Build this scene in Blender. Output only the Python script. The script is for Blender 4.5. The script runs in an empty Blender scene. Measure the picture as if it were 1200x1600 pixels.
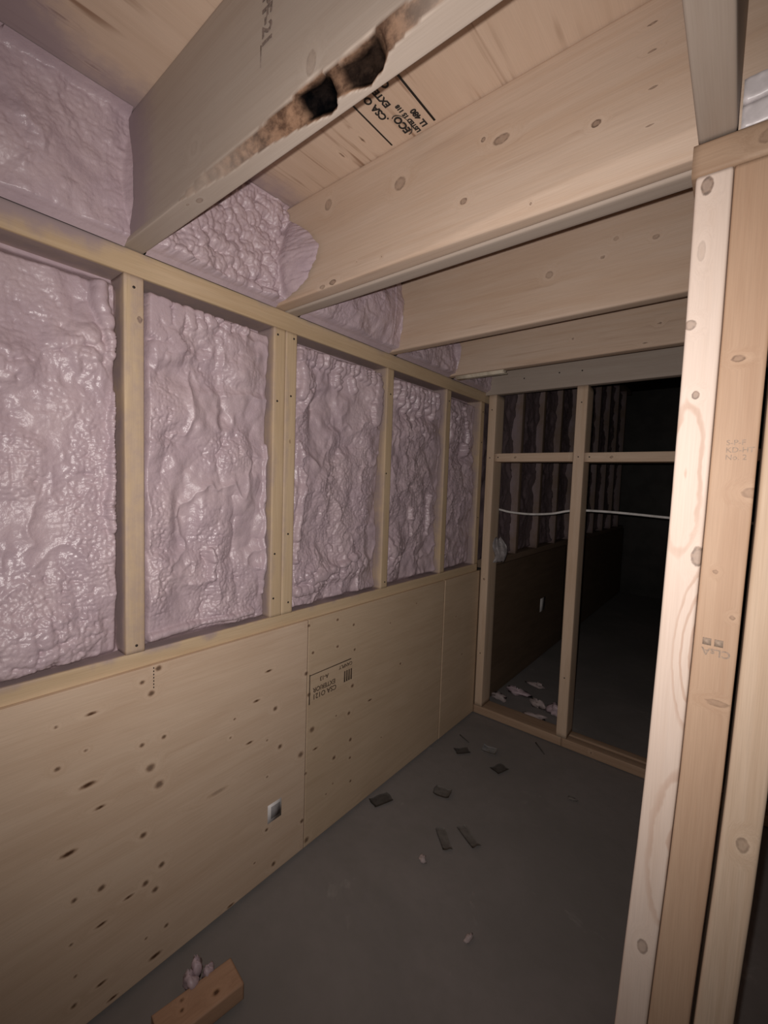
import bpy, math, random
import numpy as np
from mathutils import Matrix, Vector

# ------------------------------------------------------------------ camera, light, exposure
SC = bpy.context.scene
COL = SC.collection
SC.view_settings.view_transform = 'Standard'
SC.view_settings.look = 'None'
SC.view_settings.gamma = 1.0
SC.view_settings.use_curve_mapping = False
SC.view_settings.exposure = 0.0

YAW, PITCH, ROLL, FPX = 39.0023, 3.8254, 1.9171, 682.42
CAM = Vector((0.9458, -0.3493, 1.0978))
def cam_axes():
    y, p, r = (math.radians(a) for a in (YAW, PITCH, ROLL))
    fwd = Vector((-math.sin(y)*math.cos(p), math.cos(y)*math.cos(p), -math.sin(p)))
    right = Vector((math.cos(y), math.sin(y), 0))
    up = right.cross(fwd)
    r2 = right*math.cos(r) + up*math.sin(r)
    u2 = -right*math.sin(r) + up*math.cos(r)
    return r2, u2, fwd
R_, U_, F_ = cam_axes()
cd = bpy.data.cameras.new('camera')
cd.sensor_fit = 'VERTICAL'; cd.sensor_height = 36.0; cd.sensor_width = 27.0
cd.lens = 36.0*FPX/1600.0
cd.clip_start = 0.01; cd.clip_end = 60
cam = bpy.data.objects.new('camera', cd); COL.objects.link(cam)
cam.matrix_world = Matrix(((R_.x, U_.x, -F_.x, CAM.x), (R_.y, U_.y, -F_.y, CAM.y),
                           (R_.z, U_.z, -F_.z, CAM.z), (0, 0, 0, 1)))
SC.camera = cam

w = bpy.data.worlds.new('world'); SC.world = w; w.use_nodes = True
w.node_tree.nodes['Background'].inputs[0].default_value = (0.5, 0.55, 0.65, 1)
w.node_tree.nodes['Background'].inputs[1].default_value = 0.004

# the phone's flash: a small lamp right beside the lens, its beam fading outward
ld = bpy.data.lights.new('phone_flash', 'SPOT')
ld.energy = 39.0; ld.color = (1.0, 0.935, 0.895)
ld.spot_size = math.radians(142); ld.spot_blend = 1.0
ld.shadow_soft_size = 0.004
flash = bpy.data.objects.new('phone_flash', ld); COL.objects.link(flash)
fpos = CAM - R_*0.014 + U_*0.012
flash.location = fpos
aim = (F_ + U_*0.05 - R_*0.0).normalized()
flash.rotation_euler = aim.to_track_quat('-Z', 'Y').to_euler()

# ------------------------------------------------------------------ numbers of the framing
ZS, ZSIL, ZPB, ZJ, ZD = 0.697, 0.729, 1.486, 1.534, 1.757   # plywood top, sill top, plate bottom, joist bottom, deck
W2 = 0.038
STUDS = [0.0, 0.351, 0.389, 0.813, 1.198, 1.502]
YP = 1.5425                                                 # end partition, near face

# ------------------------------------------------------------------ numpy noise
def _h(ix, iy, s):
    n = (ix.astype(np.int64)*374761393 + iy.astype(np.int64)*668265263 + s*1442695041) & 0xffffffff
    n = ((n ^ (n >> 13))*1274126177) & 0xffffffff
    n = ((n ^ (n >> 16))*2246822519) & 0xffffffff
    return ((n ^ (n >> 15)) & 0xffffff)/float(0xffffff)
def vnoise(x, y, s=0):
    ix = np.floor(x); iy = np.floor(y); fx = x-ix; fy = y-iy
    fx = fx*fx*(3-2*fx); fy = fy*fy*(3-2*fy)
    a = _h(ix, iy, s); b = _h(ix+1, iy, s); c = _h(ix, iy+1, s); d = _h(ix+1, iy+1, s)
    return (a*(1-fx)+b*fx)*(1-fy) + (c*(1-fx)+d*fx)*fy
def fbm(x, y, s=0, o=4):
    t = 0; a = .5
    for k in range(o):
        t = t + a*(vnoise(x, y, s+k*17)-.5); x = x*2.03+3.1; y = y*2.03+1.7; a *= .5
    return t
def worley(x, y, s=0):
    ix = np.floor(x); iy = np.floor(y); f = np.full(x.shape, 9.0); f2 = f.copy()
    for dx in (-1, 0, 1):
        for dy in (-1, 0, 1):
            jx = ix+dx; jy = iy+dy
            px = jx + .5 + .8*(_h(jx, jy, s)-.5); py = jy + .5 + .8*(_h(jx, jy, s+7)-.5)
            d = np.hypot(x-px, y-py)
            f2 = np.minimum(f2, np.maximum(f, d)); f = np.minimum(f, d)
    return f, f2
def blob(x, y, size, s=0):
    wx = x + size*.9*fbm(x/size*.6, y/size*.6, s+3, 3); wy = y + size*.9*fbm(x/size*.6+9, y/size*.6, s+5, 3)
    f, f2 = worley(wx/size, wy/size, s)
    return np.sqrt(np.clip(1-(f*1.18)**2, 0, 1))
def sstep(a, b, x):
    t = np.clip((x-a)/(b-a), 0, 1); return t*t*(3-2*t)

# ------------------------------------------------------------------ node materials
def mat_new(name):
    m = bpy.data.materials.new(name); m.use_nodes = True
    nt = m.node_tree; return m, nt, nt.nodes['Principled BSDF']
def N(nt, t, **kw):
    n = nt.nodes.new(t)
    for k, v in kw.items(): setattr(n, k, v)
    return n
def L(nt, a, b): nt.links.new(a, b)
def mth(nt, op, a, b=None, c=None):
    n = N(nt, 'ShaderNodeMath', operation=op)
    for i, v in enumerate((a, b, c)):
        if v is None: continue
        if isinstance(v, (int, float)): n.inputs[i].default_value = v
        else: L(nt, v, n.inputs[i])
    return n.outputs[0]
def mixc(nt, f, a, b, mode='MIX'):
    n = N(nt, 'ShaderNodeMix', data_type='RGBA', blend_type=mode)
    for i, v in ((0, f), (6, a), (7, b)):
        if isinstance(v, (int, float)): n.inputs[i].default_value = v
        elif isinstance(v, tuple): n.inputs[i].default_value = (*v, 1) if len(v) == 3 else v
        else: L(nt, v, n.inputs[i])
    return n.outputs[2]
def mapr(nt, v, a, b, c=0., d=1.):
    n = N(nt, 'ShaderNodeMapRange', interpolation_type='SMOOTHSTEP'); L(nt, v, n.inputs[0])
    for i, x in enumerate((a, b, c, d)): n.inputs[i+1].default_value = x
    return n.outputs[0]
def attr(nt, name): return N(nt, 'ShaderNodeAttribute', attribute_name=name).outputs['Fac']
def noise(nt, vec, scale, detail=3, rough=.55, dist=0.):
    n = N(nt, 'ShaderNodeTexNoise'); L(nt, vec, n.inputs['Vector'])
    n.inputs['Scale'].default_value = scale; n.inputs['Detail'].default_value = detail
    n.inputs['Roughness'].default_value = rough; n.inputs['Distortion'].default_value = dist
    return n.outputs['Fac']
def vmul(nt, vec, s):
    n = N(nt, 'ShaderNodeVectorMath', operation='MULTIPLY'); L(nt, vec, n.inputs[0]); n.inputs[1].default_value = s
    return n.outputs[0]

FOAM_C = (0.455, 0.35, 0.385)
def wood_mat(name, c1, c2, rough=.62, small_knots=.5, streak=0., grain=1., loops=False, ring=(.30, .17, .10), solid=False):
    m, nt, bs = mat_new(name)
    tc = N(nt, 'ShaderNodeTexCoord'); oi = N(nt, 'ShaderNodeObjectInfo')
    off = N(nt, 'ShaderNodeVectorMath', operation='ADD'); L(nt, tc.outputs['Object'], off.inputs[0])
    cmb = N(nt, 'ShaderNodeCombineXYZ')
    L(nt, mth(nt, 'MULTIPLY', oi.outputs['Random'], 7.), cmb.inputs[0])
    L(nt, mth(nt, 'MULTIPLY', oi.outputs['Random'], 3.), cmb.inputs[1]); L(nt, mth(nt, 'MULTIPLY', oi.outputs['Random'], 5.), cmb.inputs[2])
    L(nt, cmb.outputs[0], off.inputs[1])
    kn = attr(nt, 'knot')
    # growth lines swing round the knots
    warp = N(nt, 'ShaderNodeCombineXYZ'); k2 = mth(nt, 'MULTIPLY', mth(nt, 'POWER', kn, 2.), .035)
    L(nt, k2, warp.inputs[1]); L(nt, k2, warp.inputs[2])
    vv = N(nt, 'ShaderNodeVectorMath', operation='ADD'); L(nt, off.outputs[0], vv.inputs[0]); L(nt, warp.outputs[0], vv.inputs[1])
    V = vv.outputs[0]
    g1 = noise(nt, vmul(nt, V, (1.3, 9, 9) if solid else (1.0, 14, 14)), 1.6, 4, .55, 1.8 if solid else .6)
    g2 = noise(nt, vmul(nt, V, (1.6, 60, 60)), 1.8, 4, .6, .3)
    g3 = noise(nt, vmul(nt, V, (10, 420, 420)), 1.5, 2, .6)
    big = noise(nt, vmul(nt, V, (1.5, 3.5, 3.5)), 2.2, 2)
    t = mth(nt, 'ADD', mth(nt, 'MULTIPLY', mapr(nt, g1, .35, .68), .55*grain), mth(nt, 'MULTIPLY', mapr(nt, g2, .4, .7), .35*grain))
    t = mth(nt, 'ADD', t, mth(nt, 'MULTIPLY', mapr(nt, big, .35, .7), .30))
    col = mixc(nt, t, c1, c2)
    col = mixc(nt, mapr(nt, g3, .3, .75, .0, .22*grain), col, tuple(x*.62 for x in c2))
    if streak:
        sn = noise(nt, vmul(nt, V, (1.6, 30, 30)), 2.0, 2, .5, .4)
        sn2 = noise(nt, vmul(nt, V, (3, 5, 5)), 1.6, 2)
        sf = mth(nt, 'MULTIPLY', mapr(nt, sn, .56, .70), mapr(nt, sn2, .42, .62, 0, streak))
        col = mixc(nt, sf, col, (.27, .155, .095))
    if small_knots:
        vo = N(nt, 'ShaderNodeTexVoronoi'); L(nt, vmul(nt, V, (3.2, 9, 9)), vo.inputs['Vector']); vo.inputs['Scale'].default_value = 1.
        sep = N(nt, 'ShaderNodeSeparateColor'); L(nt, vo.outputs['Color'], sep.inputs[0])
        on = mth(nt, 'GREATER_THAN', sep.outputs[0], 1-small_knots)
        kk = mth(nt, 'MULTIPLY', mapr(nt, vo.outputs['Distance'], .045, .085, 1, 0), on)
        col = mixc(nt, mth(nt, 'MULTIPLY', kk, .75), col, (.20, .105, .06))
    if loops:
        lp = attr(nt, 'loop')
        s = mth(nt, 'SINE', mth(nt, 'MULTIPLY', mth(nt, 'ADD', lp, mth(nt, 'MULTIPLY', noise(nt, V, 14., 3), .35)), 24.))
        col = mixc(nt, mth(nt, 'MULTIPLY', mapr(nt, s, .35, 1.), mapr(nt, lp, .02, .2, 0, .5)), col, (.42, .25, .17))
    # placed knots: pale halo, dark ring, brown core
    kdark = attr(nt, 'kdark')
    kn_r = mth(nt, 'ADD', kn, mth(nt, 'MULTIPLY', mth(nt, 'SUBTRACT', noise(nt, tc.outputs['Object'], 160., 2), .5), .10))
    col = mixc(nt, mth(nt, 'MULTIPLY', mapr(nt, kn_r, .42, .62), .12), col, tuple(min(1, x*1.18) for x in c1))
    core = mapr(nt, kn_r, .69, .76)
    if solid:
        core = mapr(nt, kn_r, .68, .80); rng = mapr(nt, kn_r, .70, .90, .0, 1.)
        kc = mixc(nt, mapr(nt, kn_r, .74, .95), (.26, .145, .08), (.075, .036, .02))
    else:
        rng = mth(nt, 'MULTIPLY', core, mapr(nt, kn_r, .78, .86, .85, .7))
        kc = mixc(nt, mth(nt, 'MULTIPLY', mapr(nt, kn_r, .77, .86, 1., .35), mapr(nt, noise(nt, tc.outputs['Object'], 130., 2), .35, .6)), (.235, .15, .105), (.06, .03, .018))
    col = mixc(nt, mth(nt, 'MULTIPLY', rng, kdark), col, kc)
    # bark and rotten hollow
    bn = noise(nt, vmul(nt, tc.outputs['Object'], (.7, 1., 1.)), 75., 5, .62, .15)
    bc = mixc(nt, mapr(nt, bn, .35, .68), (.075, .042, .028), (.235, .14, .09))
    col = mixc(nt, attr(nt, 'bark'), col, bc)
    hc = mixc(nt, mapr(nt, bn, .35, .75), (.0015, .0015, .0018), (.010, .007, .006))
    col = mixc(nt, attr(nt, 'hollow'), col, hc)
    # thin mauve overspray of the insulation
    sp = attr(nt, 'spray')
    spn = mapr(nt, mth(nt, 'ADD', sp, mth(nt, 'MULTIPLY', mth(nt, 'SUBTRACT', noise(nt, tc.outputs['Object'], 45., 5, .65), .5), .55)), .1, .95)
    spf = mth(nt, 'MULTIPLY', spn, mapr(nt, sp, 0., .15))
    col = mixc(nt, mth(nt, 'MULTIPLY', spf, .85), col, tuple(x*.68 for x in FOAM_C))
    L(nt, col, bs.inputs['Base Color'])
    bs.inputs['Roughness'].default_value = rough
    L(nt, mth(nt, 'MULTIPLY', mth(nt, 'SUBTRACT', 1., attr(nt, 'bark')), .28), bs.inputs['Specular IOR Level'])
    bp = N(nt, 'ShaderNodeBump'); bp.inputs['Strength'].default_value = .25; bp.inputs['Distance'].default_value = .0006
    L(nt, mth(nt, 'ADD', g2, mth(nt, 'MULTIPLY', bn, mth(nt, 'MULTIPLY', attr(nt, 'bark'), 6.))), bp.inputs['Height'])
    L(nt, bp.outputs[0], bs.inputs['Normal'])
    return m

M = {}
M['spruce'] = wood_mat('spruce_lumber', (.62, .475, .355), (.52, .37, .255), small_knots=.22)
M['stud'] = wood_mat('stud_lumber', (.60, .455, .30), (.50, .36, .22), small_knots=.18)
M['pale'] = wood_mat('pale_lumber', (.675, .55, .47), (.62, .48, .39), small_knots=0., loops=True, grain=.7)
M['red'] = wood_mat('reddish_lumber', (.49, .335, .23), (.405, .255, .165), small_knots=.0, grain=.8)
M['brown'] = wood_mat('brown_lumber', (.42, .29, .20), (.33, .215, .14), small_knots=.4)
M['joist'] = wood_mat('joist_lumber', (.56, .43, .335), (.50, .355, .255), small_knots=0., grain=.9, streak=.22)
M['joist_grey'] = wood_mat('greyish_joist_lumber', (.43, .36, .305), (.36, .285, .23), small_knots=.0, grain=.6)
M['ply'] = wood_mat('knotty_plywood', (.635, .48, .355), (.54, .385, .27), small_knots=0., grain=.75, rough=.55, solid=True)
M['offcut'] = wood_mat('knotty_offcut_lumber', (.44, .27, .175), (.34, .20, .125), small_knots=0., solid=True)
M['ply_shade'] = wood_mat('falloff_shaded_plywood', (.17, .115, .075), (.12, .08, .05), small_knots=0., grain=.75, rough=.7, solid=True)  # flash falloff beyond the partition put into a darker plywood colour
M['brown_shade'] = wood_mat('falloff_shaded_lumber', (.24, .165, .115), (.18, .12, .08), small_knots=.2)  # far framing: the fading of the flash is painted into the wood colour
M['ply_dull'] = wood_mat('duller_knotty_plywood', (.57, .43, .30), (.48, .345, .23), small_knots=0., grain=.75, rough=.6, solid=True)
M['deck'] = wood_mat('subfloor_plywood', (.64, .485, .37), (.55, .395, .285), small_knots=0., streak=.9, grain=.6, solid=True)

def foam_mat(name='mauve_spray_foam', k=1.):
    m, nt, bs = mat_new(name)
    tc = N(nt, 'ShaderNodeTexCoord').outputs['Object']
    n1 = noise(nt, tc, 9., 4); n2 = noise(nt, tc, 60., 4, .6)
    col = mixc(nt, mapr(nt, n1, .3, .7), FOAM_C, (.52, .405, .425))
    col = mixc(nt, mapr(nt, n2, .35, .7, 0, .35), col, (.40, .305, .335))
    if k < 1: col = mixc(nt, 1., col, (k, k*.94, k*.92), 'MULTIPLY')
    L(nt, col, bs.inputs['Base Color'])
    bs.inputs['Roughness'].default_value = .40
    bs.inputs['Specular IOR Level'].default_value = .45
    L(nt, mapr(nt, n1, .3, .7, .26, .42), bs.inputs['Roughness'])
    bp = N(nt, 'ShaderNodeBump'); bp.inputs['Strength'].default_value = .5; bp.inputs['Distance'].default_value = .0015
    hh = mth(nt, 'ADD', noise(nt, tc, 220., 3, .6), mth(nt, 'MULTIPLY', noise(nt, tc, 70., 2), 1.4))
    L(nt, hh, bp.inputs['Height']); L(nt, bp.outputs[0], bs.inputs['Normal'])
    return m
M['foam'] = foam_mat()
M['foam_shade'] = foam_mat('falloff_shaded_spray_foam', .34)  # foam colour scaled down behind the partition to stand in for lost light
def concrete_mat():
    m, nt, bs = mat_new('dusty_concrete')
    tc = N(nt, 'ShaderNodeTexCoord').outputs['Object']
    a = noise(nt, tc, 1.6, 5, .6, .4); b = noise(nt, tc, 24., 4, .6); c = noise(nt, tc, 7., 4, .65, .8)
    col = mixc(nt, mapr(nt, a, .3, .7), (.175, .16, .15), (.235, .21, .20))
    col = mixc(nt, mapr(nt, b, .4, .75, 0, .25), col, (.16, .145, .13))
    col = mixc(nt, mapr(nt, c, .62, .74, 0, .4), col, (.34, .315, .29))
    L(nt, col, bs.inputs['Base Color']); bs.inputs['Roughness'].default_value = .8
    bp = N(nt, 'ShaderNodeBump'); bp.inputs['Strength'].default_value = .4; bp.inputs['Distance'].default_value = .002
    L(nt, b, bp.inputs['Height']); L(nt, bp.outputs[0], bs.inputs['Normal'])
    return m
M['concrete'] = concrete_mat()
def flat_mat(name, c, rough=.6, metal=0., var=.25, scale=40., spec=.4, trans=0.):
    m, nt, bs = mat_new(name)
    tc = N(nt, 'ShaderNodeTexCoord').outputs['Object']
    col = mixc(nt, mapr(nt, noise(nt, tc, scale, 3), .35, .7), c, tuple(x*(1-var) for x in c))
    L(nt, col, bs.inputs['Base Color']); bs.inputs['Roughness'].default_value = rough
    bs.inputs['Metallic'].default_value = metal; bs.inputs['Specular IOR Level'].default_value = spec
    bs.inputs['Transmission Weight'].default_value = trans
    return m
M['ink'] = flat_mat('black_stamp_ink', (.02, .017, .015), .7)
M['ink_faint'] = flat_mat('worn_stamp_ink', (.13, .085, .055), .8, scale=250., var=.6)
M['ink_pale'] = flat_mat('faded_grey_ink', (.36, .265, .20), .8, scale=300., var=.3)
M['ink_grey'] = flat_mat('grey_stamp_ink', (.25, .19, .16), .8, scale=300., var=.5)
M['nail'] = flat_mat('dark_nail_steel', (.05, .04, .035), .5, .6)
M['pipe'] = flat_mat('white_plastic_pipe', (.62, .60, .58), .4)
M['white'] = flat_mat('white_label_paper', (.72, .68, .66), .5, var=.1)
M['grey_print'] = flat_mat('grey_print', (.30, .28, .28), .6)
M['film_grey'] = flat_mat('greyish_plastic_film', (.30, .27, .27), .4, var=.3, scale=60.)
M['film'] = flat_mat('white_plastic_film', (.68, .62, .62), .35, var=.2, scale=60.)
M['card'] = flat_mat('dark_card', (.085, .075, .068), .8, scale=60.)
M['card_grey'] = flat_mat('grey_card', (.15, .135, .122), .75, scale=60.)
M['clear'] = flat_mat('cloudy_clear_plastic', (.38, .38, .38), .22, var=.3, trans=.35)
M['foam_chip'] = flat_mat('pale_foam_chip', (.42, .34, .33), .6)
M['shim'] = flat_mat('pale_shim_wood', (.66, .58, .46), .5)
M['dark'] = flat_mat('dark_foundation', (.16, .15, .14), .9, scale=6.)

# ------------------------------------------------------------------ mesh helpers
def tag(o, label=None, cat=None, group=None, kind=None):
    for k, v in (('label', label), ('category', cat), ('group', group), ('kind', kind)):
        if v: o[k] = v
    return o
def root(name, loc=(0, 0, 0), **kw):
    o = bpy.data.objects.new(name, None); COL.objects.link(o); o.location = loc
    o.empty_display_size = .1
    return tag(o, **kw)
def mk(name, V, quads, mat, parent=None, attrs=None, smooth=True, mw=None, ngons=None):
    me = bpy.data.meshes.new(name)
    quads = np.asarray(quads, dtype=np.int32).reshape(-1, 4)
    extra = ngons or []
    nl = quads.size + sum(len(g) for g in extra)
    me.vertices.add(len(V)); me.vertices.foreach_set('co', np.asarray(V, dtype=np.float32).ravel())
    me.loops.add(nl); me.polygons.add(len(quads)+len(extra))
    li = list(quads.ravel()) if extra else quads.ravel()
    st = np.arange(len(quads), dtype=np.int32)*4
    tot = np.full(len(quads), 4, dtype=np.int32)
    if extra:
        s = quads.size; st = list(st); tot = list(tot)
        for g in extra: li += list(g); st.append(s); tot.append(len(g)); s += len(g)
    me.loops.foreach_set('vertex_index', np.asarray(li, dtype=np.int32))
    me.polygons.foreach_set('loop_start', np.asarray(st, dtype=np.int32))
    me.polygons.foreach_set('loop_total', np.asarray(tot, dtype=np.int32))
    if smooth: me.polygons.foreach_set('use_smooth', np.array([True]*len(quads)+[False]*len(extra)))
    me.update(calc_edges=True); me.validate()
    for k, a in (attrs or {}).items():
        at = me.attributes.new(k, 'FLOAT', 'POINT'); at.data.foreach_set('value', np.asarray(a, dtype=np.float32).ravel())
    me.materials.append(mat)
    o = bpy.data.objects.new(name, me); COL.objects.link(o)
    if parent is not None: o.parent = parent
    if mw is not None: o.matrix_basis = mw if parent is None else parent.matrix_basis.inverted() @ mw
    return o
def knot_attrs(P, knots):
    """knots: (centre xyz, radii xyz, darkness)"""
    kn = np.zeros(len(P)); kd = np.zeros(len(P))
    for c, r, dk in knots:
        d = np.sqrt((((P-np.array(c))/np.array(r))**2).sum(1))
        k = np.clip(1-d/4, 0, 1); hit = k > kn
        kn = np.where(hit, k, kn); kd = np.where(hit, dk, kd)
    return kn, kd
def lumber(name, O, ax, dims, mat, parent, res=.02, side_res=None, knots=(), spray=None, bark=None, loop=None,
           deform=None, r=.003, label=None, ends=(0, 0)):
    """Rounded board. O corner, ax = (length, width, height) unit axes (right handed), dims the lengths."""
    Ld, Wd, Hd = dims; a = [np.array(v, float) for v in ax]
    sr = side_res or (res,)*4
    r = min(r, Wd*.45, Hd*.45)
    loopp = []
    def arc(cx, cy, a0):
        for k in range(4):
            t = a0 + k*math.pi/6; loopp.append((cx+r*math.cos(t), cy+r*math.sin(t)))
    def seg(p, q, n):
        for k in range(1, n): loopp.append((p[0]+(q[0]-p[0])*k/n, p[1]+(q[1]-p[1])*k/n))
    arc(r, r, math.pi); seg((r, 0), (Wd-r, 0), max(1, round((Wd-2*r)/sr[0])))
    arc(Wd-r, r, 1.5*math.pi); seg((Wd, r), (Wd, Hd-r), max(1, round((Hd-2*r)/sr[1])))
    arc(Wd-r, Hd-r, 0); seg((Wd-r, Hd), (r, Hd), max(1, round((Wd-2*r)/sr[2])))
    arc(r, Hd-r, .5*math.pi); seg((0, Hd-r), (0, r), max(1, round((Hd-2*r)/sr[3])))
    pr = np.array(loopp); n = len(pr); m = max(2, round(Ld/res))+1
    xs = np.linspace(0, Ld, m)
    Vl = np.zeros((m, n, 3)); Vl[:, :, 0] = xs[:, None]; Vl[:, :, 1:] = pr[None]
    Vl = Vl.reshape(-1, 3)
    A = np.stack(a, 1); O = np.array(O, float)
    P = Vl @ A.T + O
    at = {}
    P0 = P.copy()
    if deform is not None: P, extra = deform(P); at.update(extra or {}); Vl = (P-O) @ A
    i = np.arange(m-1)[:, None]*n; j = np.arange(n)[None]; j2 = (j+1) % n
    q = np.stack([i+j, i+n+j, i+n+j2, i+j2], -1).reshape(-1, 4)[:, ::-1]
    det = np.linalg.det(A)
    caps = [list(range(n))[::-1], [(m-1)*n+k for k in range(n)]]
    if det < 0: raise ValueError(name)
    if knots: at['knot'], at['kdark'] = knot_attrs(P0, knots)
    if spray is not None: at['spray'] = np.clip(spray(P0), 0, 1)
    if loop is not None: at['loop'] = loop(P0)
    mw = Matrix([[a[0][k], a[1][k], a[2][k], O[k]] for k in range(3)]+[[0, 0, 0, 1]])
    o = mk(name, Vl, q, mat, parent, at, True, mw, caps)
    if label: o['label'] = label
    return o
X, Y, Z = (1, 0, 0), (0, 1, 0), (0, 0, 1)
def stud_v(name, x0, y0, z0, z1, wx, wy, mat, parent, **kw):      # vertical: length z, width x, height y
    return lumber(name, (x0, y0, z0), (Z, X, Y), (z1-z0, wx, wy), mat, parent, **kw)
def beam_x(name, x0, x1, y0, z0, wy, hz, mat, parent, **kw):      # length x, width y, height z
    return lumber(name, (x0, y0, z0), (X, Y, Z), (x1-x0, wy, hz), mat, parent, **kw)
def beam_y(name, y0, y1, x0, z0, wx, hz, mat, parent, **kw):      # length y, width z, height x
    return lumber(name, (x0, y0, z0), (Y, Z, X), (y1-y0, hz, wx), mat, parent, **kw)
def disc(name, c, nrm, rad, mat, parent, th=.0015, sides=8):
    nrm = Vector(nrm).normalized(); t = nrm.orthogonal().normalized(); b = nrm.cross(t)
    V = [Vector(c)+ (t*math.cos(k*2*math.pi/sides)+b*math.sin(k*2*math.pi/sides))*rad*s + nrm*h
         for h, s in ((-.001, 1), (th*.5, 1), (th, .7)) for k in range(sides)]
    q = [(l*sides+k, l*sides+(k+1) % sides, (l+1)*sides+(k+1) % sides, (l+1)*sides+k) for l in range(2) for k in range(sides)]
    mi = parent.matrix_world.inverted() if parent is not None else Matrix()
    o = mk(name, [tuple(v-Vector(c)) for v in V], q, mat, None, None, False, None, [[2*sides+k for k in range(sides)]])
    if parent is not None: o.parent = parent; bpy.context.view_layer.update(); o.matrix_basis = parent.matrix_world.inverted() @ Matrix.Translation(c)
    else: o.location = c
    return o
def text(name, s, O, T, Up, size, mat, parent, bold=0., squash=1.):
    cu = bpy.data.curves.new(name, 'FONT'); cu.body = s; cu.size = size; cu.offset = bold; cu.extrude = .0002
    cu.resolution_u = 3
    tmp = bpy.data.objects.new('tmp', cu); COL.objects.link(tmp)
    dg = bpy.context.evaluated_depsgraph_get(); dg.update()
    me = bpy.data.meshes.new_from_object(tmp.evaluated_get(dg))
    bpy.data.objects.remove(tmp); me.materials.clear(); me.materials.append(mat); me.name = name
    o = bpy.data.objects.new(name, me); COL.objects.link(o)
    T = Vector(T); Up = Vector(Up); Nn = T.cross(Up)
    mw = Matrix(((T.x*squash, Up.x, Nn.x, O[0]), (T.y*squash, Up.y, Nn.y, O[1]), (T.z*squash, Up.z, Nn.z, O[2]), (0, 0, 0, 1)))
    if parent is not None: bpy.context.view_layer.update(); o.parent = parent; o.matrix_basis = parent.matrix_world.inverted() @ mw
    else: o.matrix_world = mw
    return o
def bar(name, O, T, Up, l, h, mat, parent, th=.0003):
    T = Vector(T); Up = Vector(Up); Nn = T.cross(Up); O = Vector(O)
    V = [(0, 0, 0), (l, 0, 0), (l, h, 0), (0, h, 0), (0, 0, th), (l, 0, th), (l, h, th), (0, h, th)]
    q = [(4, 5, 6, 7), (0, 3, 2, 1), (0, 1, 5, 4), (1, 2, 6, 5), (2, 3, 7, 6), (3, 0, 4, 7)]
    mw = Matrix(((T.x, Up.x, Nn.x, O.x), (T.y, Up.y, Nn.y, O.y), (T.z, Up.z, Nn.z, O.z), (0, 0, 0, 1)))
    o = mk(name, V, q, mat, None, None, False)
    if parent is not None: bpy.context.view_layer.update(); o.parent = parent; o.matrix_basis = parent.matrix_world.inverted() @ mw
    else: o.matrix_world = mw
    return o

# ------------------------------------------------------------------ floor
floor = root('floor', label='dusty grey concrete slab under the low joists', cat='floor', kind='structure')
gx = np.linspace(-.15, 2.65, 141); gy = np.linspace(-2.3, 5.1, 371)
G = np.stack(np.meshgrid(gx, gy, indexing='ij'), -1).reshape(-1, 2)
zz = .004*fbm(G[:, 0]*3, G[:, 1]*3, 5, 4) - .0035
def grid_quads(na, nb):
    i = np.arange(na-1)[:, None]*nb; j = np.arange(nb-1)[None]
    return np.stack([i+j, i+nb+j, i+nb+j+1, i+j+1], -1).reshape(-1, 4)
mk('concrete_slab', np.column_stack([G, zz]), grid_quads(len(gx), len(gy)), M['concrete'], floor)

# ------------------------------------------------------------------ left wall
wl = root('wall_left', label='framed left wall, mauve spray foam above knotty plywood', cat='wall', kind='structure')
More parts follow.
